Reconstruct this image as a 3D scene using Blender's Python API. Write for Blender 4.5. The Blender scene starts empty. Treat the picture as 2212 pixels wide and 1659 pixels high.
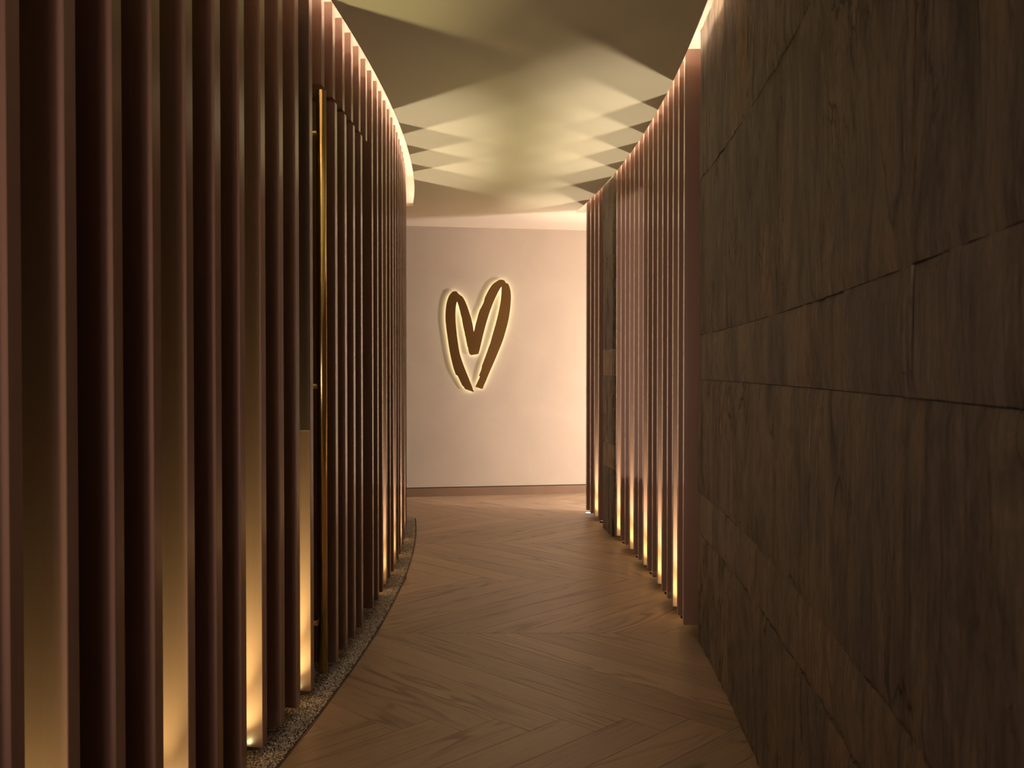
import bpy, bmesh, math, random
import numpy as np
from mathutils import Vector, noise

random.seed(7)
rng = np.random.default_rng(11)
scene = bpy.context.scene
COL = scene.collection
PI = math.pi

# ------------------------------------------------------------------ camera
F_PX, W_PX, H_PX = 2000.0, 2212.0, 1659.0
CAM_Z = 1.25
HORIZON = 800.0
cam_d = bpy.data.cameras.new('camera')
cam_d.sensor_width = 36.0
cam_d.lens = F_PX / W_PX * 36.0
cam_d.clip_start = 0.05
cam_d.dof.use_dof = True
cam_d.dof.focus_distance = 5.6
cam_d.dof.aperture_fstop = 9.0
cam = bpy.data.objects.new('camera', cam_d)
COL.objects.link(cam)
cam.location = (0, 0, CAM_Z)
PITCH = math.atan((H_PX / 2 - HORIZON) / F_PX)
cam.rotation_euler = (PI / 2 - PITCH, 0, 0)
scene.camera = cam

# ------------------------------------------------------------------ world, exposure, lamps of the place
world = bpy.data.worlds.new('world')
scene.world = world
world.use_nodes = True
world.node_tree.nodes['Background'].inputs[0].default_value = (1.0, 0.72, 0.5, 1)
world.node_tree.nodes['Background'].inputs[1].default_value = 0.004
scene.view_settings.view_transform = 'Standard'
scene.view_settings.look = 'None'
scene.view_settings.gamma = 1.0
scene.view_settings.use_curve_mapping = False
scene.view_settings.exposure = 1.15
scene.cycles.max_bounces = 12
scene.cycles.diffuse_bounces = 8
scene.cycles.sample_clamp_indirect = 4.0

WARM = (1.0, 0.74, 0.46)
AMBER = (1.0, 0.88, 0.36)
BEAM = (1.0, 0.85, 0.58)
SOFT = (1.0, 0.80, 0.62)


def lamp(name, kind, loc, power, color, radius=0.05, aim=None, angle=None, blend=1.0):
    ld = bpy.data.lights.new(name, kind)
    ld.energy = power
    ld.color = color
    ld.shadow_soft_size = radius
    if kind == 'SPOT':
        ld.spot_size = math.radians(angle)
        ld.spot_blend = blend
    o = bpy.data.objects.new(name, ld)
    COL.objects.link(o)
    o.location = loc
    if aim is not None:
        o.rotation_euler = (Vector(aim) - Vector(loc)).to_track_quat('-Z', 'Y').to_euler()
    return o


# lamp standing in the lobby to the right of the end wall
lamp('lobby_lamp_light', 'POINT', (2.6, 7.65, 0.85), 136.0, (1.0, 0.87, 0.77), 0.13)
# lit room the corridor opens to behind the camera
lamp('entrance_light', 'POINT', (-0.66, -3.2, 1.0), 31.0, (1.0, 0.75, 0.64), 0.35)
lamp('entrance_wash_light', 'SPOT', (-1.15, -3.0, 1.45), 135.0, (1.0, 0.75, 0.56), 0.22,
     aim=(-0.41, 3.0, 1.3), angle=33, blend=1.0)
# unseen framed spotlight behind the camera, aimed down the corridor at the right-hand slats
PROJ = Vector((-1.85, -2.7, 1.6))
PROJ_DIR = Vector((math.tan(math.radians(16.42)), 1.0, -math.tan(math.radians(0.75)))).normalized()
lamp('entrance_spot_light', 'SPOT', PROJ, 520.0, (1.0, 0.80, 0.69), 0.0006,
     aim=PROJ + PROJ_DIR, angle=18, blend=0.1)
P_UP = 56.0        # floor uplights
P_MID = 8.0
P_WASH = 0.45
E_COVE_L = 11.0      # cove LED strips
E_COVE_R = 12.0
E_HALO = 4.2       # LEDs behind the sign


# ------------------------------------------------------------------ material helpers
def new_mat(name):
    m = bpy.data.materials.new(name)
    m.use_nodes = True
    nt = m.node_tree
    nt.nodes.clear()
    out = nt.nodes.new('ShaderNodeOutputMaterial')
    b = nt.nodes.new('ShaderNodeBsdfPrincipled')
    nt.links.new(b.outputs[0], out.inputs[0])
    return m, nt, b


def nd(nt, kind, **kw):
    n = nt.nodes.new(kind)
    for k, v in kw.items():
        setattr(n, k, v)
    return n


def coords(nt, scale, jitter=False, loc=(0, 0, 0)):
    tc = nd(nt, 'ShaderNodeTexCoord')
    src = tc.outputs['Object']
    if jitter:
        oi = nd(nt, 'ShaderNodeObjectInfo')
        cmb = nd(nt, 'ShaderNodeCombineXYZ')
        for i, k in enumerate((37.0, 53.0, 71.0)):
            mu = nd(nt, 'ShaderNodeMath', operation='MULTIPLY')
            mu.inputs[1].default_value = k
            nt.links.new(oi.outputs['Random'], mu.inputs[0])
            nt.links.new(mu.outputs[0], cmb.inputs[i])
        add = nd(nt, 'ShaderNodeVectorMath', operation='ADD')
        nt.links.new(src, add.inputs[0])
        nt.links.new(cmb.outputs[0], add.inputs[1])
        src = add.outputs[0]
    mp = nd(nt, 'ShaderNodeMapping')
    mp.inputs['Scale'].default_value = scale
    mp.inputs['Location'].default_value = loc
    nt.links.new(src, mp.inputs['Vector'])
    return mp.outputs[0]


def tex_noise(nt, vec, scale=1.0, detail=4.0, rough=0.55, dist=0.0):
    n = nd(nt, 'ShaderNodeTexNoise')
    n.inputs['Scale'].default_value = scale
    n.inputs['Detail'].default_value = detail
    n.inputs['Roughness'].default_value = rough
    n.inputs['Distortion'].default_value = dist
    nt.links.new(vec, n.inputs['Vector'])
    return n.outputs['Fac']


def ramp(nt, fac, stops):
    r = nd(nt, 'ShaderNodeValToRGB')
    el = r.color_ramp.elements
    while len(el) < len(stops):
        el.new(0.5)
    for e, (p, c) in zip(el, stops):
        e.position = p
        e.color = (c[0], c[1], c[2], 1)
    nt.links.new(fac, r.inputs[0])
    return r.outputs[0]


def mix(nt, a, b, fac, mode='MIX'):
    m = nd(nt, 'ShaderNodeMix', data_type='RGBA', blend_type=mode)
    for sock, v in ((m.inputs[6], a), (m.inputs[7], b), (m.inputs[0], fac)):
        if hasattr(v, 'links'):
            nt.links.new(v, sock)
        elif isinstance(v, tuple):
            sock.default_value = (v[0], v[1], v[2], 1)
        else:
            sock.default_value = v
    return m.outputs[2]


def bump(nt, b, height, strength, dist):
    n = nd(nt, 'ShaderNodeBump')
    n.inputs['Strength'].default_value = strength
    n.inputs['Distance'].default_value = dist
    nt.links.new(height, n.inputs['Height'])
    nt.links.new(n.outputs[0], b.inputs['Normal'])
    return n


def plain(name, col, rough=0.6, metal=0.0, vary=0.08, nscale=6.0, bump_s=0.0, coat=0.0):
    m, nt, b = new_mat(name)
    v = coords(nt, (nscale,) * 3)
    n = tex_noise(nt, v, 1.0, 4)
    c = ramp(nt, n, [(0.3, tuple(x * (1 - vary) for x in col)), (0.7, tuple(min(1, x * (1 + vary)) for x in col))])
    nt.links.new(c, b.inputs['Base Color'])
    b.inputs['Roughness'].default_value = rough
    b.inputs['Metallic'].default_value = metal
    b.inputs['Coat Weight'].default_value = coat
    if bump_s:
        bump(nt, b, tex_noise(nt, coords(nt, (60, 60, 60)), 1.0, 3), bump_s, 0.002)
    return m


def emitter(name, col, strength):
    m = bpy.data.materials.new(name)
    m.use_nodes = True
    nt = m.node_tree
    nt.nodes.clear()
    out = nt.nodes.new('ShaderNodeOutputMaterial')
    e = nt.nodes.new('ShaderNodeEmission')
    e.inputs[0].default_value = (*col, 1)
    e.inputs[1].default_value = strength
    nt.links.new(e.outputs[0], out.inputs[0])
    return m


# ------------------------------------------------------------------ materials
def slat_material():
    m, nt, b = new_mat('mauve_lacquer')
    v = coords(nt, (14, 14, 0.35), jitter=True)
    n = tex_noise(nt, v, 2.0, 3)
    c = ramp(nt, n, [(0.3, (0.285, 0.168, 0.127)), (0.7, (0.320, 0.192, 0.145))])
    nt.links.new(c, b.inputs['Base Color'])
    b.inputs['Roughness'].default_value = 0.24
    b.inputs['Specular IOR Level'].default_value = 0.75
    b.inputs['Coat Weight'].default_value = 0.35
    b.inputs['Coat Roughness'].default_value = 0.22
    return m


def stone_material(name, tones, crack_amt):
    m, nt, b = new_mat(name)
    warp = tex_noise(nt, coords(nt, (5.0, 5.0, 1.5), jitter=True), 1.0, 8, 0.68, 1.8)
    fine = tex_noise(nt, coords(nt, (60.0, 60.0, 14.0), jitter=True), 1.0, 6, 0.7, 0.6)
    big = tex_noise(nt, coords(nt, (2.0, 2.0, 1.1), jitter=True), 1.0, 3, 0.55, 0.8)
    c = ramp(nt, warp, [(0.30, tones[0]), (0.45, tones[1]), (0.58, tones[2]), (0.74, tones[1])])
    c2 = ramp(nt, fine, [(0.30, (0.55, 0.54, 0.53)), (0.52, (1.0, 1.0, 1.0)), (0.76, (1.22, 1.20, 1.16))])
    c = mix(nt, c, c2, 0.85, 'MULTIPLY')
    tint = ramp(nt, big, [(0.30, (0.66, 0.68, 0.72)), (0.50, (0.98, 0.96, 0.93)), (0.68, (1.22, 1.08, 0.90))])
    c = mix(nt, c, tint, 0.9, 'MULTIPLY')
    # fissures: the zero line of a stretched noise
    n = tex_noise(nt, coords(nt, (3.4, 3.4, 0.75), jitter=True, loc=(3, 7, 1)), 1.0, 5, 0.62, 0.9)
    sub = nd(nt, 'ShaderNodeMath', operation='SUBTRACT')
    sub.inputs[1].default_value = 0.5
    nt.links.new(n, sub.inputs[0])
    ab = nd(nt, 'ShaderNodeMath', operation='ABSOLUTE')
    nt.links.new(sub.outputs[0], ab.inputs[0])
    cr = nd(nt, 'ShaderNodeMapRange')
    cr.inputs[1].default_value = 0.0
    cr.inputs[2].default_value = 0.012
    nt.links.new(ab.outputs[0], cr.inputs[0])
    gate = nd(nt, 'ShaderNodeMapRange')      # only some stretches are cracked
    gate.inputs[1].default_value = 0.44
    gate.inputs[2].default_value = 0.56
    gate.inputs[4].default_value = crack_amt
    nt.links.new(big, gate.inputs[0])
    dark = ramp(nt, cr.outputs[0], [(0.0, (0.22, 0.20, 0.18)), (1.0, (1, 1, 1))])
    c = mix(nt, c, mix(nt, c, dark, 1.0, 'MULTIPLY'), gate.outputs[0])
    oi = nd(nt, 'ShaderNodeObjectInfo')
    sh = ramp(nt, oi.outputs['Random'], [(0.0, (0.84, 0.84, 0.85)), (1.0, (1.16, 1.13, 1.08))])
    c = mix(nt, c, sh, 1.0, 'MULTIPLY')
    nt.links.new(c, b.inputs['Base Color'])
    r = nd(nt, 'ShaderNodeMapRange')
    r.inputs[3].default_value = 0.48
    r.inputs[4].default_value = 0.78
    nt.links.new(fine, r.inputs[0])
    nt.links.new(r.outputs[0], b.inputs['Roughness'])
    h1 = nd(nt, 'ShaderNodeMath', operation='MULTIPLY_ADD')
    h1.inputs[1].default_value = 2.2
    nt.links.new(warp, h1.inputs[0])
    nt.links.new(fine, h1.inputs[2])
    h2 = nd(nt, 'ShaderNodeMath', operation='MULTIPLY_ADD')
    h2.inputs[1].default_value = 0.5
    nt.links.new(cr.outputs[0], h2.inputs[0])
    nt.links.new(h1.outputs[0], h2.inputs[2])
    bump(nt, b, h2.outputs[0], 1.0, 0.020)
    return m


def oak_material():
    m, nt, b = new_mat('smoked_oak')
    # growth rings: contour lines of a stretched noise give cathedral figure
    n0 = tex_noise(nt, coords(nt, (0.75, 5.5, 5.5), jitter=True), 1.0, 2.0, 0.45, 0.35)
    mu = nd(nt, 'ShaderNodeMath', operation='MULTIPLY')
    mu.inputs[1].default_value = 62.0
    nt.links.new(n0, mu.inputs[0])
    sn = nd(nt, 'ShaderNodeMath', operation='SINE')
    nt.links.new(mu.outputs[0], sn.inputs[0])
    rings = nd(nt, 'ShaderNodeMapRange')
    rings.inputs[1].default_value = -1.0
    rings.inputs[2].default_value = 1.0
    nt.links.new(sn.outputs[0], rings.inputs[0])
    # where the figure shows strongly
    where = tex_noise(nt, coords(nt, (0.9, 7.0, 7.0), jitter=True, loc=(9, 4, 2)), 1.0, 3.0, 0.6)
    wr = nd(nt, 'ShaderNodeMapRange')
    wr.inputs[1].default_value = 0.46
    wr.inputs[2].default_value = 0.66
    nt.links.new(where, wr.inputs[0])
    pores = tex_noise(nt, coords(nt, (4.0, 120.0, 120.0), jitter=True), 1.0, 3, 0.7)
    big = tex_noise(nt, coords(nt, (0.8, 4.0, 4.0), jitter=True), 1.0, 3)
    base = ramp(nt, big, [(0.3, (0.425, 0.315, 0.225)), (0.7, (0.505, 0.380, 0.282))])
    fig = ramp(nt, rings.outputs[0], [(0.0, (0.60, 0.56, 0.52)), (0.38, (1.0, 1.0, 1.0)), (1.0, (1.06, 1.05, 1.04))])
    c = mix(nt, base, mix(nt, base, fig, 1.0, 'MULTIPLY'), wr.outputs[0])
    c2 = ramp(nt, pores, [(0.34, (0.80, 0.78, 0.75)), (0.50, (1, 1, 1))])
    c = mix(nt, c, c2, 0.8, 'MULTIPLY')
    oi = nd(nt, 'ShaderNodeObjectInfo')
    sh = ramp(nt, oi.outputs['Random'], [(0.0, (0.90, 0.89, 0.88)), (1.0, (1.10, 1.08, 1.05))])
    c = mix(nt, c, sh, 1.0, 'MULTIPLY')
    nt.links.new(c, b.inputs['Base Color'])
    r = nd(nt, 'ShaderNodeMapRange')
    r.inputs[3].default_value = 0.50
    r.inputs[4].default_value = 0.34
    nt.links.new(pores, r.inputs[0])
    nt.links.new(r.outputs[0], b.inputs['Roughness'])
    s = nd(nt, 'ShaderNodeMath', operation='ADD')
    nt.links.new(pores, s.inputs[0])
    nt.links.new(rings.outputs[0], s.inputs[1])
    bump(nt, b, s.outputs[0], 0.22, 0.0012)
    return m


def plaster_material():
    m, nt, b = new_mat('beige_plaster')
    n = tex_noise(nt, coords(nt, (1.6, 1.6, 1.6)), 1.0, 5, 0.6, 0.8)
    c = ramp(nt, n, [(0.3, (0.45, 0.385, 0.315)), (0.7, (0.50, 0.43, 0.358))])
    nt.links.new(c, b.inputs['Base Color'])
    b.inputs['Roughness'].default_value = 0.8
    bump(nt, b, tex_noise(nt, coords(nt, (9, 9, 9)), 1.0, 6), 0.12, 0.004)
    return m


def pebble_material():
    m, nt, b = new_mat('washed_pebble')
    at = nd(nt, 'ShaderNodeAttribute', attribute_name='tone')
    c = ramp(nt, at.outputs['Fac'], [(0.0, (0.13, 0.11, 0.095)), (0.4, (0.48, 0.425, 0.365)), (1.0, (0.85, 0.78, 0.69))])
    nt.links.new(c, b.inputs['Base Color'])
    b.inputs['Roughness'].default_value = 0.6
    return m


M = {
    'slat': slat_material(),
    'stone': stone_material('dark_cleft_slate', ((0.105, 0.091, 0.078), (0.290, 0.248, 0.203), (0.420, 0.354, 0.275)), 1.0),
    'stone_light': stone_material('pale_cleft_slate', ((0.250, 0.212, 0.172), (0.430, 0.362, 0.288), (0.520, 0.440, 0.340)), 0.25),
    'oak': oak_material(),
    'plaster': plaster_material(),
    'pebble': pebble_material(),
    'backing': plain('dark_backing', (0.055, 0.030, 0.024), 0.7),
    'ceiling': plain('ceiling_paint', (0.74, 0.66, 0.585), 0.85, vary=0.02, nscale=1.0),
    'cove': plain('cove_paint', (0.78, 0.70, 0.62), 0.85, vary=0.02),
    'brass': plain('brushed_brass', (0.85, 0.62, 0.24), 0.20, 1.0, vary=0.05),
    'bronze': plain('bronze_sheet', (0.215, 0.118, 0.042), 0.42, 1.0, vary=0.10, nscale=3.0),
    'skirting': plain('oak_skirting', (0.20, 0.125, 0.078), 0.45, vary=0.08, nscale=4),
    'black': plain('shadow_gap_black', (0.02, 0.016, 0.014), 0.7),
    'darkplate': plain('dark_plate', (0.10, 0.058, 0.044), 0.6),
    'bed': plain('mortar_bed', (0.13, 0.105, 0.085), 0.9, bump_s=0.3),
    'edging': plain('bronze_edging', (0.16, 0.10, 0.06), 0.4, 0.6),
    'steel': plain('steel_ring', (0.55, 0.52, 0.48), 0.3, 1.0),
    'screed': plain('dark_screed', (0.035, 0.024, 0.017), 0.9),
    'lens': emitter('uplight_lens', (1.0, 0.82, 0.58), 9.0),
    'led_l': emitter('cove_led_left', (1.0, 0.80, 0.60), E_COVE_L),
    'led_r': emitter('cove_led_right', (1.0, 0.80, 0.60), E_COVE_R),
    'halo': emitter('sign_led', (1.0, 0.86, 0.52), E_HALO),
}


# ------------------------------------------------------------------ object helpers
def link(name, me, mat=None, parent=None, loc=None, rotz=0.0, kind=None, smooth=False):
    o = bpy.data.objects.new(name, me)
    COL.objects.link(o)
    if mat is not None and len(me.materials) == 0:
        me.materials.append(M[mat] if isinstance(mat, str) else mat)
    if loc is not None:
        o.location = loc
    o.rotation_euler = (0, 0, rotz)
    if parent is not None:
        o.parent = parent
    if kind:
        o['kind'] = kind
    if smooth:
        me.polygons.foreach_set('use_smooth', [True] * len(me.polygons))
    return o


def tag(o, label, cat, group=None):
    o['label'] = label
    o['category'] = cat
    if group:
        o['group'] = group
    return o


def mesh_py(name, verts, faces):
    me = bpy.data.meshes.new(name)
    me.from_pydata(verts, [], faces)
    me.update()
    return me


def box_mesh(name, x0, x1, y0, y1, z0, z1, bev=0.0):
    bm = bmesh.new()
    r = bmesh.ops.create_cube(bm, size=1.0)
    for v in r['verts']:
        v.co = Vector((x0 if v.co.x < 0 else x1, y0 if v.co.y < 0 else y1, z0 if v.co.z < 0 else z1))
    if bev:
        bmesh.ops.bevel(bm, geom=bm.edges[:], offset=bev, segments=1, affect='EDGES')
    bmesh.ops.recalc_face_normals(bm, faces=bm.faces)
    me = bpy.data.meshes.new(name)
    bm.to_mesh(me)
    bm.free()
    return me


def cyl_bm(bm, p0, p1, r, seg=20):
    p0, p1 = Vector(p0), Vector(p1)
    ax = (p1 - p0).normalized()
    q = ax.to_track_quat('Z', 'Y')
    rings = []
    for p in (p0, p1):
        rings.append([bm.verts.new(p + q @ Vector((r * math.cos(2 * PI * i / seg), r * math.sin(2 * PI * i / seg), 0))) for i in range(seg)])
    for i in range(seg):
        j = (i + 1) % seg
        f = bm.faces.new((rings[0][i], rings[0][j], rings[1][j], rings[1][i]))
        f.smooth = True
    bm.faces.new(rings[0][::-1])
    bm.faces.new(rings[1])


def bm_mesh(name, bm):
    me = bpy.data.meshes.new(name)
    bmesh.ops.recalc_face_normals(bm, faces=bm.faces)
    bm.to_mesh(me)
    bm.free()
    return me


# ------------------------------------------------------------------ plan of the corridor: two arcs
class Arc:
    def __init__(self, apex_x, apex_d, R):
        self.c = (apex_x - R, apex_d)
        self.R = R

    def th(self, d, off=0.0):
        return math.asin((d - self.c[1]) / (self.R + off))

    def at(self, d, off=0.0):
        t = self.th(d, off)
        return (self.c[0] + (self.R + off) * math.cos(t), d)

    def pt(self, t, off=0.0):
        return (self.c[0] + (self.R + off) * math.cos(t), self.c[1] + (self.R + off) * math.sin(t))


LEFT = Arc(-0.712, 5.0, 22.0)        # inner edges of the left slats
RIGHT = Arc(0.8252, 5.05, 24.3)      # inner edges of the right slats
STONE = Arc(0.872, 5.2, 27.0)        # face of the near right stone wall
CEIL = CAM_Z + 1.418
FIN_T, FIN_DEPTH = 0.042, 0.12


def arc_sweep(name, arc, d0, d1, profile, n=60, closed=True, caps=True):
    """profile: list of (radial offset, z); swept along the arc"""
    vs, fs = [], []
    k = len(profile)
    for i in range(n + 1):
        t = arc.th(d0) + (arc.th(d1) - arc.th(d0)) * i / n
        for (off, z) in profile:
            x, y = arc.pt(t, off)
            vs.append((x, y, z))
    for i in range(n):
        for j in range(k if closed else k - 1):
            a = i * k + j
            b_ = i * k + (j + 1) % k
            fs.append((a, b_, b_ + k, a + k))
    if closed and caps:
        fs.append(tuple(range(k))[::-1])
        fs.append(tuple(n * k + j for j in range(k)))
    me = mesh_py(name, vs, fs)
    bm = bmesh.new()
    bm.from_mesh(me)
    bmesh.ops.recalc_face_normals(bm, faces=bm.faces)
    bm.to_mesh(me)
    bm.free()
    return me


# ------------------------------------------------------------------ ceiling
L_END, R_END = 8.01, 8.34
L_EDGE, R_EDGE = 0.065, -0.030


def build_ceiling():
    vs, fs = [], []
    T = 0.028
    ds = list(np.linspace(-4.2, L_END, 90))
    rows = []
    for d in ds:
        rows.append((LEFT.at(d, L_EDGE)[0], RIGHT.at(d, R_EDGE)[0] if d > 0.7 else 1.8, d))
    rows.append((-3.6, RIGHT.at(L_END, R_EDGE)[0], L_END + 1e-4))
    for d in np.linspace(L_END, R_END, 5)[1:]:
        rows.append((-3.6, RIGHT.at(d, R_EDGE)[0], d))
    rows.append((-3.6, 3.6, R_END + 1e-4))
    rows.append((-3.6, 3.6, 10.2))
    for z in (CEIL, CEIL + T):
        for (a, b_, d) in rows:
            vs += [(a, d, z), (b_, d, z)]
    n = len(rows)
    for i in range(n - 1):
        a = 2 * i
        fs.append((a, a + 1, a + 3, a + 2))
        q = 2 * n + a
        fs.append((q, q + 2, q + 3, q + 1))
        fs.append((a, a + 2, q + 2, q))
        fs.append((a + 1, q + 1, q + 3, a + 3))
    fs.append((0, 2 * n, 2 * n + 1, 1))
    e = 2 * n - 2
    fs.append((e, e + 1, 2 * n + e + 1, 2 * n + e))
    me = mesh_py('ceiling', vs, fs)
    bm = bmesh.new()
    bm.from_mesh(me)
    bmesh.ops.recalc_face_normals(bm, faces=bm.faces)
    bm.to_mesh(me)
    bm.free()
    return link('ceiling', me, 'ceiling', kind='structure')


build_ceiling()


def cove(name, arc, d0, d1, back, edge, lid, matname, led_mat, sgn, cap=True):
    """white recess over the slot: back wall, lid, inner wall (a U profile 15 mm thick), plus LED strip"""
    inn = edge + sgn * 0.26
    w = 0.015
    base = CEIL + 0.03
    prof = [(back, 2.60), (back, lid), (inn, lid), (inn, base), (inn + sgn * w, base), (inn + sgn * w, lid + w),
            (back - sgn * w, lid + w), (back - sgn * w, 2.60)]
    o = link(name, arc_sweep(name, arc, d0, d1, prof, 90), matname, kind='structure')
    # cap closing the far end of the slot
    t = arc.th(d1)
    vs = []
    for tt in (t, t + 0.02 / arc.R):
        for off, z in ((back - sgn * w, CEIL + 0.0008), (inn + sgn * w, CEIL + 0.0008), (inn + sgn * w, lid + w), (back - sgn * w, lid + w)):
            x, y = arc.pt(tt, off)
            vs.append((x, y, z))
    fs = [(0, 1, 2, 3), (7, 6, 5, 4), (0, 4, 5, 1), (1, 5, 6, 2), (2, 6, 7, 3), (3, 7, 4, 0)]
    if cap:
        link('end_cap', mesh_py('end_cap', vs, fs), matname, parent=o)
    # LED strip lying on the ceiling board, set back from its edge
    a, b_ = edge + sgn * 0.045, edge + sgn * 0.065
    z0 = CEIL + 0.0295
    led = link('led_strip', arc_sweep('led_strip', arc, max(d0, 0.0), d1 - 0.04,
               [(a, z0), (a, z0 + 0.012), (b_, z0 + 0.012), (b_, z0)], 60), led_mat)
    return o, led


c_l, led_l = cove('trim_1', LEFT, -4.0, L_END, -0.131, L_EDGE, CEIL + 0.24, 'cove', 'led_l', 1)
tag(led_l, 'warm white LED strip lying in the ceiling cove above the left slats', 'light strip')
c_r, led_r = cove('trim_2', RIGHT, 4.262, R_END, 0.131, R_EDGE, CEIL + 0.26, 'cove', 'led_r', -1)
tag(led_r, 'warm white LED strip lying in the ceiling cove above the right slats', 'light strip')
c_s, led_s = cove('trim_3', STONE, 0.7, 4.26, 0.131, -0.066, CEIL + 0.26, 'cove', 'led_r', -1, cap=False)
tag(led_s, 'warm white LED strip lying in the ceiling cove above the near slate wall', 'light strip')

# ------------------------------------------------------------------ left wall with slats
wall_left = link('wall_left', arc_sweep('wall_left', LEFT, -4.0, 7.98,
                 [(-FIN_DEPTH - 0.002, 0.0), (-FIN_DEPTH - 0.002, 2.70), (-0.30, 2.70), (-0.30, 0.0)], 90), 'backing', kind='structure')
L_Z0, L_Z1, HEAD_Z = 0.030, 2.775, 2.380
slat_l = box_mesh('slat_left', -FIN_DEPTH, 0, 0, FIN_T, L_Z0, L_Z1, 0.0018)
slat_stub = box_mesh('slat_stub', -FIN_DEPTH, 0, 0, FIN_T, HEAD_Z, L_Z1, 0.0018)
slat_door = box_mesh('slat_door', -FIN_DEPTH + 0.02, 0, 0, FIN_T, L_Z0, HEAD_Z - 0.017, 0.0018)
P_L = 0.175


def left_d(k):
    return 3.5 + P_L * (k - 10)


def put_left(name, me, d, parent, off=0.0, mat='slat'):
    t = LEFT.th(d)
    x, y = LEFT.pt(t, off)
    return link(name, me, mat, parent=parent, loc=(x, y, 0), rotz=t)


DOOR_KS = (12, 13, 14, 15)
for k in range(-5, 36):
    if k in DOOR_KS or k in (11, 16):
        put_left('slat', slat_stub, left_d(k), wall_left)
    else:
        put_left('slat', slat_l, left_d(k), wall_left)
# thin dark panel on the slat beside the door, from mid height up
panel_me = box_mesh('dark_panel', -0.10, -0.0012, -0.004, 0.0, 1.022, 2.74, 0.0006)
put_left('dark_panel', panel_me, left_d(10), wall_left, mat='darkplate')

# door set flush in the slat wall
DOFF = 0.008
leaf = arc_sweep('door_1', LEFT, left_d(10) + FIN_T + 0.012, left_d(16) + FIN_T - 0.004,
                 [(-0.118, L_Z0), (-0.118, HEAD_Z - 0.017), (-0.092, HEAD_Z - 0.017), (-0.092, L_Z0)], 8)
door = link('door_1', leaf, 'backing', kind='structure')
for k in DOOR_KS:
    put_left('slat', slat_door, left_d(k), door, DOFF)
bm = bmesh.new()
hx, hy = LEFT.at(left_d(11) + 0.005, -0.004)
cyl_bm(bm, (hx, hy, 0.045), (hx, hy, 2.356), 0.0195, 32)
handle = link('pull_handle', bm_mesh('pull_handle', bm), 'brass', parent=door)
handle['label'] = 'full-height round brass pull bar'
t = LEFT.th(left_d(11) + 0.005)
for z in (2.187, 1.186, 0.24):
    bm = bmesh.new()
    bx, by = LEFT.pt(t, -0.092)
    cyl_bm(bm, (bx, by, z), (hx, hy, z), 0.0115, 16)
    cx2, cy2 = LEFT.pt(t, -0.082)
    cyl_bm(bm, (bx, by, z), (cx2, cy2, z), 0.019, 16)
    link('bracket', bm_mesh('bracket', bm), 'brass', parent=handle)

# ------------------------------------------------------------------ right wall: slats, slate pier, slats
R_Z0, R_Z1 = 0.040, 2.765
P_R = 0.1685
wall_right = link('wall_right', arc_sweep('wall_right', RIGHT, 4.26, 8.10,
                  [(FIN_DEPTH + 0.002, 0.0), (FIN_DEPTH + 0.002, 2.66), (0.30, 2.66), (0.30, 0.0)], 40), 'backing', kind='structure')
slat_r = box_mesh('slat_right', 0, FIN_DEPTH, 0, FIN_T, R_Z0, R_Z1, 0.0018)
RIGHT_D = [4.385 + P_R * k for k in range(15)]
RIGHT_D2 = [7.48 + 0.17 * j for j in range(4)]


def put_right(name, me, d, parent):
    t = RIGHT.th(d)
    x, y = RIGHT.pt(t)
    return link(name, me, 'slat', parent=parent, loc=(x, y, 0), rotz=t)


for d in RIGHT_D + RIGHT_D2:
    put_right('slat', slat_r, d, wall_right)

# ------------------------------------------------------------------ stone tiles
ROWS = [(0.0, 0.504), (0.504, 0.690), (0.690, 1.208), (1.208, 1.410), (1.410, 2.120), (2.120, 2.800)]


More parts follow.
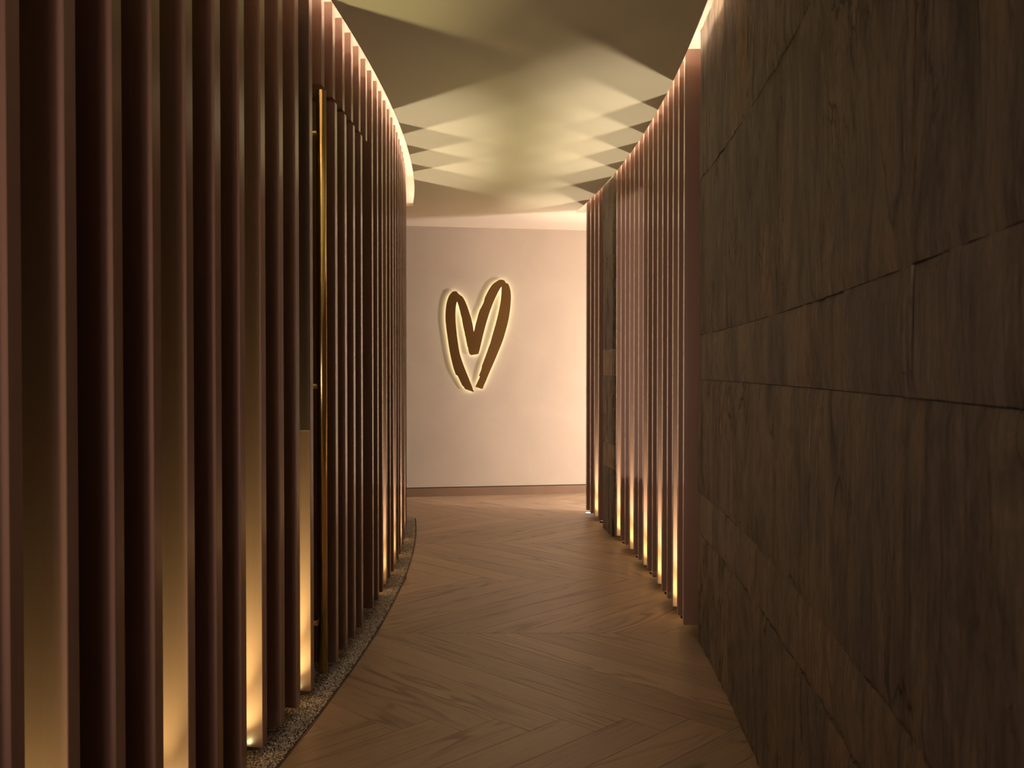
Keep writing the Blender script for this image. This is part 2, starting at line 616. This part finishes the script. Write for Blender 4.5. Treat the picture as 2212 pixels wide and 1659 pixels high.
def stone_tile(arc, s0, s1, z0, z1, thick, parent, seed, nx, nz, out_sign=-1.0, amp=0.006, name='stone_tile', mat='stone'):
    """one slab of cleft slate on the arc between angles s0..s1; its face sits at radial offset 0, body behind it"""
    g = 0.0008
    t0, t1 = s0 + g / arc.R, s1 - g / arc.R
    za, zb = z0 + g, z1 - g
    tc = 0.5 * (t0 + t1)
    ox, oy = arc.pt(tc, 0.0)
    oz = z0
    tilt = rng.uniform(-0.0015, 0.0015)
    vs, fs = [], []
    for i in range(nx + 1):
        for j in range(nz + 1):
            t = t0 + (t1 - t0) * i / nx
            z = za + (zb - za) * j / nz
            s = t * arc.R
            p = Vector((s * 5.0 + seed * 13.7, z * 1.1, seed * 3.1))
            h = noise.fractal(p, 0.9, 2.1, 5) * amp
            q = Vector((s * 17.0 + seed * 5.1 + z * 1.5, z * 2.2, seed * 7.7))
            r = noise.noise(q)
            h += (0.0018 if r > 0.12 else 0.0) + r * 0.0022
            edge = min(i, nx - i, j, nz - j)
            if edge == 0:
                h -= 0.004
            off = out_sign * (h + tilt)
            x, y = arc.pt(t, off)
            vs.append((x - ox, y - oy, z - oz))
    base = len(vs)
    stride = nz + 1
    for i in range(nx):
        for j in range(nz):
            a = i * stride + j
            fs.append((a, a + stride, a + stride + 1, a + 1))
    ring = ([(i, 0) for i in range(nx)] + [(nx, j) for j in range(nz)] + [(i, nz) for i in range(nx, 0, -1)] + [(0, j) for j in range(nz, 0, -1)])
    for (i, j) in ring:
        t = t0 + (t1 - t0) * i / nx
        z = za + (zb - za) * j / nz
        x, y = arc.pt(t, -out_sign * thick)
        vs.append((x - ox, y - oy, z - oz))
    m = len(ring)
    for q in range(m):
        a = ring[q][0] * stride + ring[q][1]
        b_ = ring[(q + 1) % m][0] * stride + ring[(q + 1) % m][1]
        fs.append((a, base + q, base + (q + 1) % m, b_))
    me = mesh_py(name, vs, fs)
    bm_ = bmesh.new()
    bm_.from_mesh(me)
    bmesh.ops.recalc_face_normals(bm_, faces=bm_.faces)
    bm_.to_mesh(me)
    bm_.free()
    return link(name, me, mat, parent=parent, loc=(ox, oy, oz))


wall_stone = link('wall_near_right', arc_sweep('wall_near_right', STONE, 0.72, 4.225,
                  [(0.021, 0.0), (0.021, 2.79), (0.13, 2.79), (0.13, 0.0)], 50), 'backing', kind='structure')
CUTS = {0: [4.24, 3.905, 2.75, 1.55, 0.7], 1: [4.24, 3.905, 2.9, 1.7, 0.7],
        2: [4.24, 3.425, 2.2, 0.7], 3: [4.24, 2.55, 1.4, 0.7],
        4: [4.24, 2.62, 1.4, 0.7], 5: [4.24, 3.15, 1.9, 0.7]}
seed = 1
for r, (z0, z1) in enumerate(ROWS):
    cuts = CUTS[r]
    for a, b_ in zip(cuts[:-1], cuts[1:]):
        n_x = max(8, int((a - b_) / 0.022))
        n_z = max(6, int((z1 - z0) / 0.03))
        stone_tile(STONE, STONE.th(b_), STONE.th(a), z0, z1, 0.02, wall_stone, seed, n_x, n_z, mat='stone_light' if r in (1, 3) else 'stone')
        seed += 1

# slate pier between the slats
PIER0, PIER1 = 6.935, 7.33
PIER = Arc(0.8252 + 0.0005, 5.05, 24.3)
pier_me = arc_sweep('wall_pier', RIGHT, PIER0 + 0.021, PIER1 - 0.004, [(0.021, 0.0), (0.021, 2.75), (0.115, 2.75), (0.115, 0.0)], 6)
pier = link('wall_pier', pier_me, 'backing', kind='structure')
for r, (z0, z1) in enumerate(ROWS):
    z1 = min(z1, 2.76)
    stone_tile(RIGHT, RIGHT.th(PIER0), RIGHT.th(PIER1), z0, z1, 0.02, pier, seed, 18, max(6, int((z1 - z0) / 0.03)), mat='stone_light' if r in (1, 3) else 'stone')
    seed += 1
    # return tile on the end facing the entrance
    me = box_mesh('return_tile', 0.021, 0.115, 0.001, 0.020, z0 + 0.001, z1 - 0.001, 0.001)
    t = RIGHT.th(PIER0)
    x, y = RIGHT.pt(t)
    link('return_tile', me, 'stone', parent=pier, loc=(x, y, 0), rotz=t)

# ------------------------------------------------------------------ end wall, lobby, entrance
EW0 = (-1.043, 9.114)
EWS = 0.162
ew_dir = Vector((1, EWS, 0)).normalized()
ew_n = Vector((EWS, -1, 0)).normalized()      # towards the corridor


def ew(s, off=0.0, z=0.0):
    p = Vector((EW0[0], EW0[1], 0)) + ew_dir * s + ew_n * off
    return Vector((p.x, p.y, z))


def ew_slab(name, s0, s1, o0, o1, z0, z1, mat, kind='structure', parent=None):
    vs = []
    for z in (z0, z1):
        for s, o in ((s0, o0), (s1, o0), (s1, o1), (s0, o1)):
            vs.append(tuple(ew(s, o, z)))
    fs = [(3, 2, 1, 0), (4, 5, 6, 7), (0, 1, 5, 4), (1, 2, 6, 5), (2, 3, 7, 6), (3, 0, 4, 7)]
    me = mesh_py(name, vs, fs)
    bm_ = bmesh.new()
    bm_.from_mesh(me)
    bmesh.ops.recalc_face_normals(bm_, faces=bm_.faces)
    bm_.to_mesh(me)
    bm_.free()
    return link(name, me, mat, kind=kind, parent=parent)


ew_slab('wall_end', -2.45, 4.5, -0.12, 0.0, 0.0925, CEIL, 'plaster')
ew_slab('trim_4', -2.45, 4.5, -0.12, -0.012, 0.0835, 0.0925, 'black')
ew_slab('baseboard_end', -2.45, 4.5, -0.12, 0.001, 0.0, 0.0835, 'skirting')
link('wall_lobby_left', box_mesh('wall_lobby_left', -3.62, -3.5, 8.03, 9.2, 0, CEIL), 'plaster', kind='structure')
link('wall_lobby_right', box_mesh('wall_lobby_right', 3.35, 3.47, 6.95, 10.0, 0, CEIL), 'plaster', kind='structure')
link('wall_return_left', box_mesh('wall_return_left', -3.5, -1.24, 7.90, 8.00, 0, CEIL), 'plaster', kind='structure')
link('wall_return_right', box_mesh('wall_return_right', 1.06, 3.35, 6.95, 7.05, 0, CEIL), 'plaster', kind='structure')
link('ceiling_lobby', box_mesh('ceiling_lobby', 1.06, 3.6, 7.05, R_END, CEIL, CEIL + 0.028), 'ceiling', kind='structure')
link('wall_entrance_right', box_mesh('wall_entrance_right', 1.68, 1.8, -4.05, 0.72, 0, CEIL), 'backing', kind='structure')
link('wall_return_entrance', box_mesh('wall_return_entrance', 0.66, 1.68, 0.60, 0.70, 0, CEIL), 'backing', kind='structure')
link('wall_back', box_mesh('wall_back', -3.6, 1.8, -4.15, -4.05, 0, CEIL), 'plaster', kind='structure')

# unseen sheet added to crop the spotlight beam, with a tall rectangular opening
def framing_plate():
    hw, hh, o = 0.25 * math.tan(math.radians(1.08)), 0.25 * math.tan(math.radians(5.9)), 0.07
    vs, fs = [], []
    for y in (0.0, 0.002):
        for a, b_ in ((hw, hh), (o, o)):
            vs += [(-a, y, -b_), (a, y, -b_), (a, y, b_), (-a, y, b_)]
    for i in range(4):
        j = (i + 1) % 4
        fs += [(i, j, 4 + j, 4 + i), (8 + i, 12 + i, 12 + j, 8 + j), (i, 8 + i, 8 + j, j), (4 + i, 4 + j, 12 + j, 12 + i)]
    q = link('beam_crop_plate', mesh_py('beam_crop_plate', vs, fs), 'black', kind='structure')
    q.location = PROJ + PROJ_DIR * 0.25
    q.rotation_euler = (math.asin(PROJ_DIR.z), 0, -math.atan2(PROJ_DIR.x, PROJ_DIR.y))
    q.rotation_mode = 'XYZ'


framing_plate()

# ------------------------------------------------------------------ floor: herringbone / mitred oak boards
floor = link('floor', box_mesh('floor', -3.6, 3.6, -4.2, 10.3, -0.08, -0.016), 'screed', kind='structure')
G_OUT, G_IN, G_END = 0.077, -0.118, 7.865
BW = 0.164
PER = BW * math.sqrt(2)
BAND = 1.1405
S0 = 4.386
LC = BAND + PER / 4      # along-depth length of a board's long edge


def clip_poly(poly, f):
    out = []
    n = len(poly)
    for i in range(n):
        a, b_ = poly[i], poly[(i + 1) % n]
        fa, fb = f(a), f(b_)
        if fa >= 0:
            out.append(a)
        if (fa >= 0) != (fb >= 0):
            u = fa / (fa - fb)
            out.append((a[0] + (b_[0] - a[0]) * u, a[1] + (b_[1] - a[1]) * u))
    return out


def inset(poly, e):
    """shift each edge of a convex ccw polygon inwards by e"""
    n = len(poly)
    lines = []
    for i in range(n):
        a, b_ = poly[i], poly[(i + 1) % n]
        dx, dy = b_[0] - a[0], b_[1] - a[1]
        L = math.hypot(dx, dy)
        nx, ny = -dy / L, dx / L
        lines.append((a[0] + nx * e, a[1] + ny * e, dx / L, dy / L))
    res = []
    for i in range(n):
        x1, y1, dx1, dy1 = lines[i - 1]
        x2, y2, dx2, dy2 = lines[i]
        den = dx1 * dy2 - dy1 * dx2
        if abs(den) < 1e-6:
            res.append((x2, y2))
            continue
        u = ((x2 - x1) * dy2 - (y2 - y1) * dx2) / den
        res.append((x1 + dx1 * u, y1 + dy1 * u))
    return res


def clean(poly):
    out = []
    for p in poly:
        if not out or math.hypot(p[0] - out[-1][0], p[1] - out[-1][1]) > 0.004:
            out.append(p)
    if len(out) > 1 and math.hypot(out[0][0] - out[-1][0], out[0][1] - out[-1][1]) < 0.004:
        out.pop()
    return out


def area2(poly):
    return sum(poly[i][0] * poly[(i + 1) % len(poly)][1] - poly[(i + 1) % len(poly)][0] * poly[i][1] for i in range(len(poly)))


board_cache = {}


def board(poly, org, ang, key=None):
    ca, sa = math.cos(-ang), math.sin(-ang)
    if key in board_cache:
        me = board_cache[key]
    else:
        loc = [((p[0] - org[0]) * ca - (p[1] - org[1]) * sa, (p[0] - org[0]) * sa + (p[1] - org[1]) * ca) for p in poly]
        if area2(loc) < 0:
            loc = loc[::-1]
        top = inset(loc, 0.0016)
        mid = inset(loc, 0.0006)
        n = len(loc)
        vs = [(x, y, 0.0) for x, y in top] + [(x, y, -0.0014) for x, y in mid] + [(x, y, -0.015) for x, y in mid]
        fs = [tuple(range(n)), tuple(3 * n - 1 - i for i in range(n))]
        for i in range(n):
            j = (i + 1) % n
            fs.append((n + i, n + j, j, i))
            fs.append((2 * n + i, 2 * n + j, n + j, n + i))
        me = mesh_py('board', vs, fs)
        if key is not None:
            board_cache[key] = me
    link('board', me, 'oak', parent=floor, loc=(org[0], org[1], 0), rotz=ang)


def gravel_f(p):
    return math.hypot(p[0] - LEFT.c[0], p[1] - LEFT.c[1]) - (LEFT.R + G_OUT + 0.003)


for sidx in range(-2, 3):
    s = S0 + 2 * BAND * sidx
    for far in (True, False):
        sg = 1 if far else -1
        d_mid = s + sg * BAND / 2
        if d_mid < 1.0:
            continue
        lobby = d_mid > 7.7
        x_lo = -3.4 if lobby else -1.9
        x_hi = 3.3 if lobby else 1.1
        ks = range(int(x_lo / PER) - 8, int(x_hi / PER) + 2)
        for k in ks:
            # boards on the near side of a straight joint are shifted half a pitch at the zigzag joint
            x = k * PER + 0.02 + (0.0 if (sidx % 2 == 0) else PER / 2) + (0.0 if far else 0.0)
            if far:
                poly = [(x, s), (x + PER, s), (x + PER + LC - PER / 2, s + LC - PER / 2), (x + LC, s + LC)]
                ang = PI / 4
            else:
                poly = [(x, s), (x + PER, s), (x + PER + LC - PER / 2, s - LC + PER / 2), (x + LC, s - LC)]
                ang = -PI / 4
            org = (x, s)
            xs = [p[0] for p in poly]
            ysb = [p[1] for p in poly]
            if max(xs) < x_lo or min(xs) > x_hi or max(ysb) < 1.3 or min(ysb) > 9.9:
                continue
            cd = sum(ysb) / 4
            full = all(gravel_f(p) >= 0 for p in poly)
            if full or min(ysb) > G_END - 0.05:
                board(poly, org, ang, key=('f' if far else 'n'))
            else:
                if max(ysb) > G_END and cd > G_END:
                    # a board reaching past the end of the gravel: keep it whole beyond the end
                    p2 = clip_poly(poly, lambda p: max(gravel_f(p), p[1] - G_END))
                else:
                    p2 = clip_poly(poly, gravel_f)
                p2 = clean(p2)
                if len(p2) >= 3 and abs(area2(p2)) > 0.002:
                    board(p2, org, ang)

# ------------------------------------------------------------------ gravel strip with bronze edging
G0 = 1.2
link('floor_gravel_bed', arc_sweep('floor_gravel_bed', LEFT, G0, G_END,
     [(G_IN, -0.015), (G_IN, -0.0035), (G_OUT - 0.0025, -0.0035), (G_OUT - 0.0025, -0.015)], 50), 'bed', kind='structure')
link('trim_5', arc_sweep('trim_5', LEFT, G0, G_END,
     [(G_OUT - 0.002, -0.015), (G_OUT - 0.002, 0.001), (G_OUT + 0.002, 0.001), (G_OUT + 0.002, -0.015)], 60), 'edging', kind='structure')


def build_gravel():
    bm_ = bmesh.new()
    bmesh.ops.create_icosphere(bm_, subdivisions=1, radius=1.0)
    bm_.verts.ensure_lookup_table()
    iv = np.array([v.co[:] for v in bm_.verts])
    itri = np.array([[v.index for v in f.verts] for f in bm_.faces])
    bm_.free()
    step = 0.0074
    t0, t1 = LEFT.th(G0), LEFT.th(G_END)
    L = (t1 - t0) * LEFT.R
    ns, nr = int(L / step), int((G_OUT - G_IN - 0.008) / step)
    S, Rr = np.meshgrid(np.arange(ns), np.arange(nr), indexing='ij')
    S = S.ravel() * step + rng.uniform(-0.0028, 0.0028, ns * nr)
    Rr = G_IN + 0.003 + Rr.ravel() * step + rng.uniform(-0.0028, 0.0028, ns * nr)
    Rr = np.clip(Rr, G_IN, G_OUT - 0.0055)
    n = len(S)
    th = t0 + S / LEFT.R
    px = LEFT.c[0] + (LEFT.R + Rr) * np.cos(th)
    py = LEFT.c[1] + (LEFT.R + Rr) * np.sin(th)
    rad = rng.uniform(0.0030, 0.0056, n)
    a = rng.uniform(0, 2 * PI, n)
    sx, sy, sz = rad * rng.uniform(0.85, 1.3, n), rad * rng.uniform(0.75, 1.0, n), rad * rng.uniform(0.55, 0.85, n)
    lx = iv[None, :, 0] * sx[:, None]
    ly = iv[None, :, 1] * sy[:, None]
    lz = iv[None, :, 2] * sz[:, None]
    wob = rng.uniform(0.85, 1.15, lx.shape)
    lx, ly, lz = lx * wob, ly * wob, lz * wob
    ca, sa = np.cos(a)[:, None], np.sin(a)[:, None]
    vx = px[:, None] + lx * ca - ly * sa
    vy = py[:, None] + lx * sa + ly * ca
    vz = lz + rng.uniform(-0.002, 0.001, n)[:, None]
    V = np.stack([vx, vy, vz], -1).reshape(-1, 3)
    m = iv.shape[0]
    Fc = (itri[None] + (np.arange(n) * m)[:, None, None]).reshape(-1, 3)
    me = bpy.data.meshes.new('gravel')
    me.vertices.add(len(V))
    me.vertices.foreach_set('co', V.ravel())
    me.loops.add(Fc.size)
    me.loops.foreach_set('vertex_index', Fc.ravel().astype(np.int32))
    me.polygons.add(len(Fc))
    me.polygons.foreach_set('loop_start', np.arange(0, Fc.size, 3, dtype=np.int32))
    me.polygons.foreach_set('loop_total', np.full(len(Fc), 3, dtype=np.int32))
    me.update(calc_edges=True)
    at = me.attributes.new('tone', 'FLOAT', 'POINT')
    at.data.foreach_set('value', np.repeat(rng.beta(2.0, 2.0, n), m).astype(np.float32))
    o = link('gravel', me, 'pebble', kind='stuff')
    tag(o, 'strip of small grey and beige pebbles under the left slats', 'gravel')


build_gravel()

# ------------------------------------------------------------------ floor uplights between the slats
seg = 24
ro, ri = 0.021, 0.017


def ring_mesh(name, profile):
    bm_ = bmesh.new()
    rings = [[bm_.verts.new((r_ * math.cos(2 * PI * i / seg), r_ * math.sin(2 * PI * i / seg), z_)) for i in range(seg)] for r_, z_ in profile]
    for q in range(len(profile) - 1):
        for i in range(seg):
            j = (i + 1) % seg
            bm_.faces.new((rings[q][i], rings[q][j], rings[q + 1][j], rings[q + 1][i]))
    return bm_mesh(name, bm_)


def disc_mesh(name, r_, z_):
    bm_ = bmesh.new()
    bmesh.ops.create_circle(bm_, cap_ends=True, segments=seg, radius=r_)
    for v in bm_.verts:
        v.co.z = z_
    return bm_mesh(name, bm_)


ring_tall = ring_mesh('ring', [(ro, 0.0), (ro, 0.013), (ri, 0.013), (ri, 0.001)])
ring_flat = ring_mesh('ring', [(0.031, 0.0), (0.031, 0.003), (0.024, 0.003), (0.024, 0.001)])
lens_deep = disc_mesh('lens', ri, 0.0015)
lens_flush = disc_mesh('lens', 0.024, 0.0025)


def uplight(x, y, rotz, label, group, z=0.0, power=1.0, flush=False, beam=BEAM):
    e = bpy.data.objects.new('floor_uplight', None)
    COL.objects.link(e)
    e.location = (x, y, z)
    e.rotation_euler = (0, 0, rotz)
    e.empty_display_size = 0.03
    tag(e, label, 'floor light', group)
    link('ring', ring_flat if flush else ring_tall, 'steel' if flush else 'black', parent=e)
    link('lens', lens_flush if flush else lens_deep, 'lens', parent=e)
    # a narrow beam to the ceiling and a wider one that washes the slat behind
    for nm, size, pw, tint in (('uplight_beam', 40, P_UP, beam), ('uplight_flood', 96, P_MID, AMBER), ('uplight_wash', 160, P_WASH, AMBER)):
        ld = bpy.data.lights.new(nm, 'SPOT')
        ld.energy = pw * power
        ld.color = tint
        ld.spot_size = math.radians(size)
        ld.spot_blend = 1.0
        ld.shadow_soft_size = 0.005
        lo = bpy.data.objects.new(nm, ld)
        COL.objects.link(lo)
        lo.parent = e
        lo.location = (0, 0, 0.0145)
        lo.rotation_euler = (PI, 0, 0)
    return e


ORD = ('nearest', 'second', 'third', 'fourth', 'fifth', 'sixth', 'seventh', 'eighth')
for i, k in enumerate((1, 4, 7, 10, 20, 23, 26, 29)):
    d = left_d(k)
    t = LEFT.th(d) - 0.066 / LEFT.R
    x, y = LEFT.pt(t, -0.070)
    uplight(x, y, t, 'small uplight in the gravel under the %s gold-lit left slat from the camera' % ORD[i],
            'uplights between the left slats', z=0.004, power=(0.2, 0.34, 0.6, 0.75, 1, 1, 1, 1)[i],
            beam=AMBER if i < 4 else BEAM)
for i, d in enumerate([RIGHT_D[i] for i in (2, 5, 8, 11, 14)] + [RIGHT_D2[1]]):
    t = RIGHT.th(d) - 0.064 / RIGHT.R
    x, y = RIGHT.pt(t, 0.050)
    uplight(x, y, t, 'small dark-rimmed uplight under the %s gold-lit right slat from the camera' % ORD[i],
            'uplights between the right slats')
uplight(0.672, 8.10, 0.1, 'glowing flush round floor uplight just past the last of the right slats', None, flush=True)

# ------------------------------------------------------------------ heart sign on the end wall
OUT = [(540, 1490), (440, 1455), (430, 1437), (424, 1433), (428, 1428), (412, 1420), (390, 1375), (358, 1308), (347, 1298), (338, 1297),
       (318, 1243), (300, 1180), (281, 1100), (265, 1020), (252, 935), (240, 850), (229, 770), (221, 690), (219, 635), (222, 580), (226, 530),
       (234, 485), (245, 445), (258, 412), (275, 387), (296, 364), (312, 357), (322, 360), (330, 356), (348, 362), (356, 377),
       (368, 387), (374, 393), (387, 404), (404, 413), (418, 430), (440, 470), (458, 513), (475, 560), (491, 610), (507, 660), (523, 730), (538, 815),
       (550, 765), (562, 715), (575, 670), (589, 615), (606, 565), (618, 545), (634, 515), (650, 480), (661, 432), (678, 395), (700, 352),
       (722, 316), (745, 283), (770, 262), (795, 246), (818, 232), (840, 228), (864, 231), (878, 234), (888, 249), (894, 263), (912, 270),
       (924, 277), (938, 312), (948, 352), (953, 400), (953, 455), (949, 510), (943, 570), (934, 630), (924, 685), (910, 745), (895, 800), (878, 860),
       (860, 915), (836, 978), (810, 1040), (784, 1102), (757, 1165), (733, 1220), (707, 1280), (680, 1345), (663, 1385), (650, 1413), (643, 1437), (634, 1454),
       (615, 1450), (590, 1442), (555, 1428), (568, 1400), (583, 1368), (597, 1338), (607, 1313), (596, 1303), (606, 1278), (621, 1240), (629, 1210), (627, 1200), (640, 1165),
       (665, 1100), (687, 1040), (707, 980), (722, 945), (745, 860), (765, 790), (785, 720), (799, 665), (812, 610), (825, 550), (836, 490), (844, 435),
       (848, 375), (850, 305), (834, 325), (812, 362), (788, 410), (765, 460), (743, 515), (723, 568), (705, 620), (687, 678), (670, 738), (655, 795), (641, 850),
       (628, 905), (615, 960), (603, 1015), (590, 1060), (570, 1065), (545, 1070), (536, 1068), (515, 1076), (497, 1068), (485, 1050), (477, 1020), (473, 985), (466, 977), (463, 955), (452, 905),
       (448, 878), (438, 845), (437, 825), (428, 790), (415, 730), (406, 675), (399, 640), (394, 632), (385, 585), (371, 530), (358, 492), (350, 473),
       (343, 495), (337, 525), (333, 565), (331, 610), (333, 690), (338, 755), (345, 820), (352, 880), (360, 940), (369, 1000), (380, 1057), (394, 1105),
       (411, 1155), (430, 1208), (451, 1260), (472, 1312), (495, 1368), (518, 1428)]
STAND, SHEET = 0.048, 0.020


def px_to_wall(px, py, off):
    dx = (px - W_PX / 2) / F_PX
    dz_img = (H_PX / 2 - py) / F_PX
    d = Vector((dx, math.cos(PITCH) + dz_img * math.sin(PITCH), -math.sin(PITCH) + dz_img * math.cos(PITCH)))
    p0 = ew(0, off)
    n = ew_n
    o = Vector((0, 0, CAM_Z))
    u = (Vector((p0.x, p0.y, 0)) - o).dot(n) / d.dot(n)
    p = o + d * u
    s = (Vector((p.x, p.y, 0)) - Vector((p0.x, p0.y, 0))).dot(ew_dir)
    return s, p.z


def build_sign():
    pts = [px_to_wall(920 + x / 5.186, 560 + y / 5.186, STAND) for x, y in OUT]
    cs = sum(p[0] for p in pts) / len(pts)
    zmin = min(p[1] for p in pts)
    root = bpy.data.objects.new('heart_sign', None)
    COL.objects.link(root)
    base = ew(cs, 0.0, zmin)
    root.location = base
    root.rotation_euler = (0, 0, math.atan2(ew_dir.y, ew_dir.x))
    tag(root, 'backlit bronze brush-stroke heart mounted on the plaster end wall', 'wall sign')
    loc = [(s - cs, z - zmin) for s, z in pts]

    def extrude(name, poly, y0, y1, mat, parent):
        bm_ = bmesh.new()
        a = [bm_.verts.new((x, -y0, z)) for x, z in poly]
        f = bm_.faces.new(a)
        r = bmesh.ops.extrude_face_region(bm_, geom=[f])
        for v in r['geom']:
            if isinstance(v, bmesh.types.BMVert):
                v.co.y = -y1
        bmesh.ops.triangulate(bm_, faces=[q for q in bm_.faces if len(q.verts) > 4])
        return link(name, bm_mesh(name, bm_), mat, parent=parent)
    extrude('sheet', loc, STAND - SHEET, STAND, 'bronze', root)
    # LED line: the same stroke drawn in by 14 mm, facing the wall
    n = len(loc)
    sgn = 1 if area2(loc) > 0 else -1
    ins = []
    for i in range(n):
        a, b_ = loc[i - 2], loc[(i + 2) % n]
        dx, dy = b_[0] - a[0], b_[1] - a[1]
        L = math.hypot(dx, dy) or 1
        ins.append((loc[i][0] - sgn * dy / L * 0.013, loc[i][1] + sgn * dx / L * 0.013))
    extrude('led_backing', ins, STAND - SHEET - 0.006, STAND - SHEET - 0.0005, 'halo', root)
    for x, z in ((loc[20][0] + 0.05, loc[20][1] - 0.1), (loc[72][0] - 0.06, loc[72][1]), (loc[8][0] + 0.05, loc[8][1] + 0.02)):
        bm_ = bmesh.new()
        cyl_bm(bm_, (x, 0.0, z), (x, -(STAND - SHEET - 0.006), z), 0.006, 10)
        link('spacer', bm_mesh('spacer', bm_), 'bronze', parent=root)


build_sign()
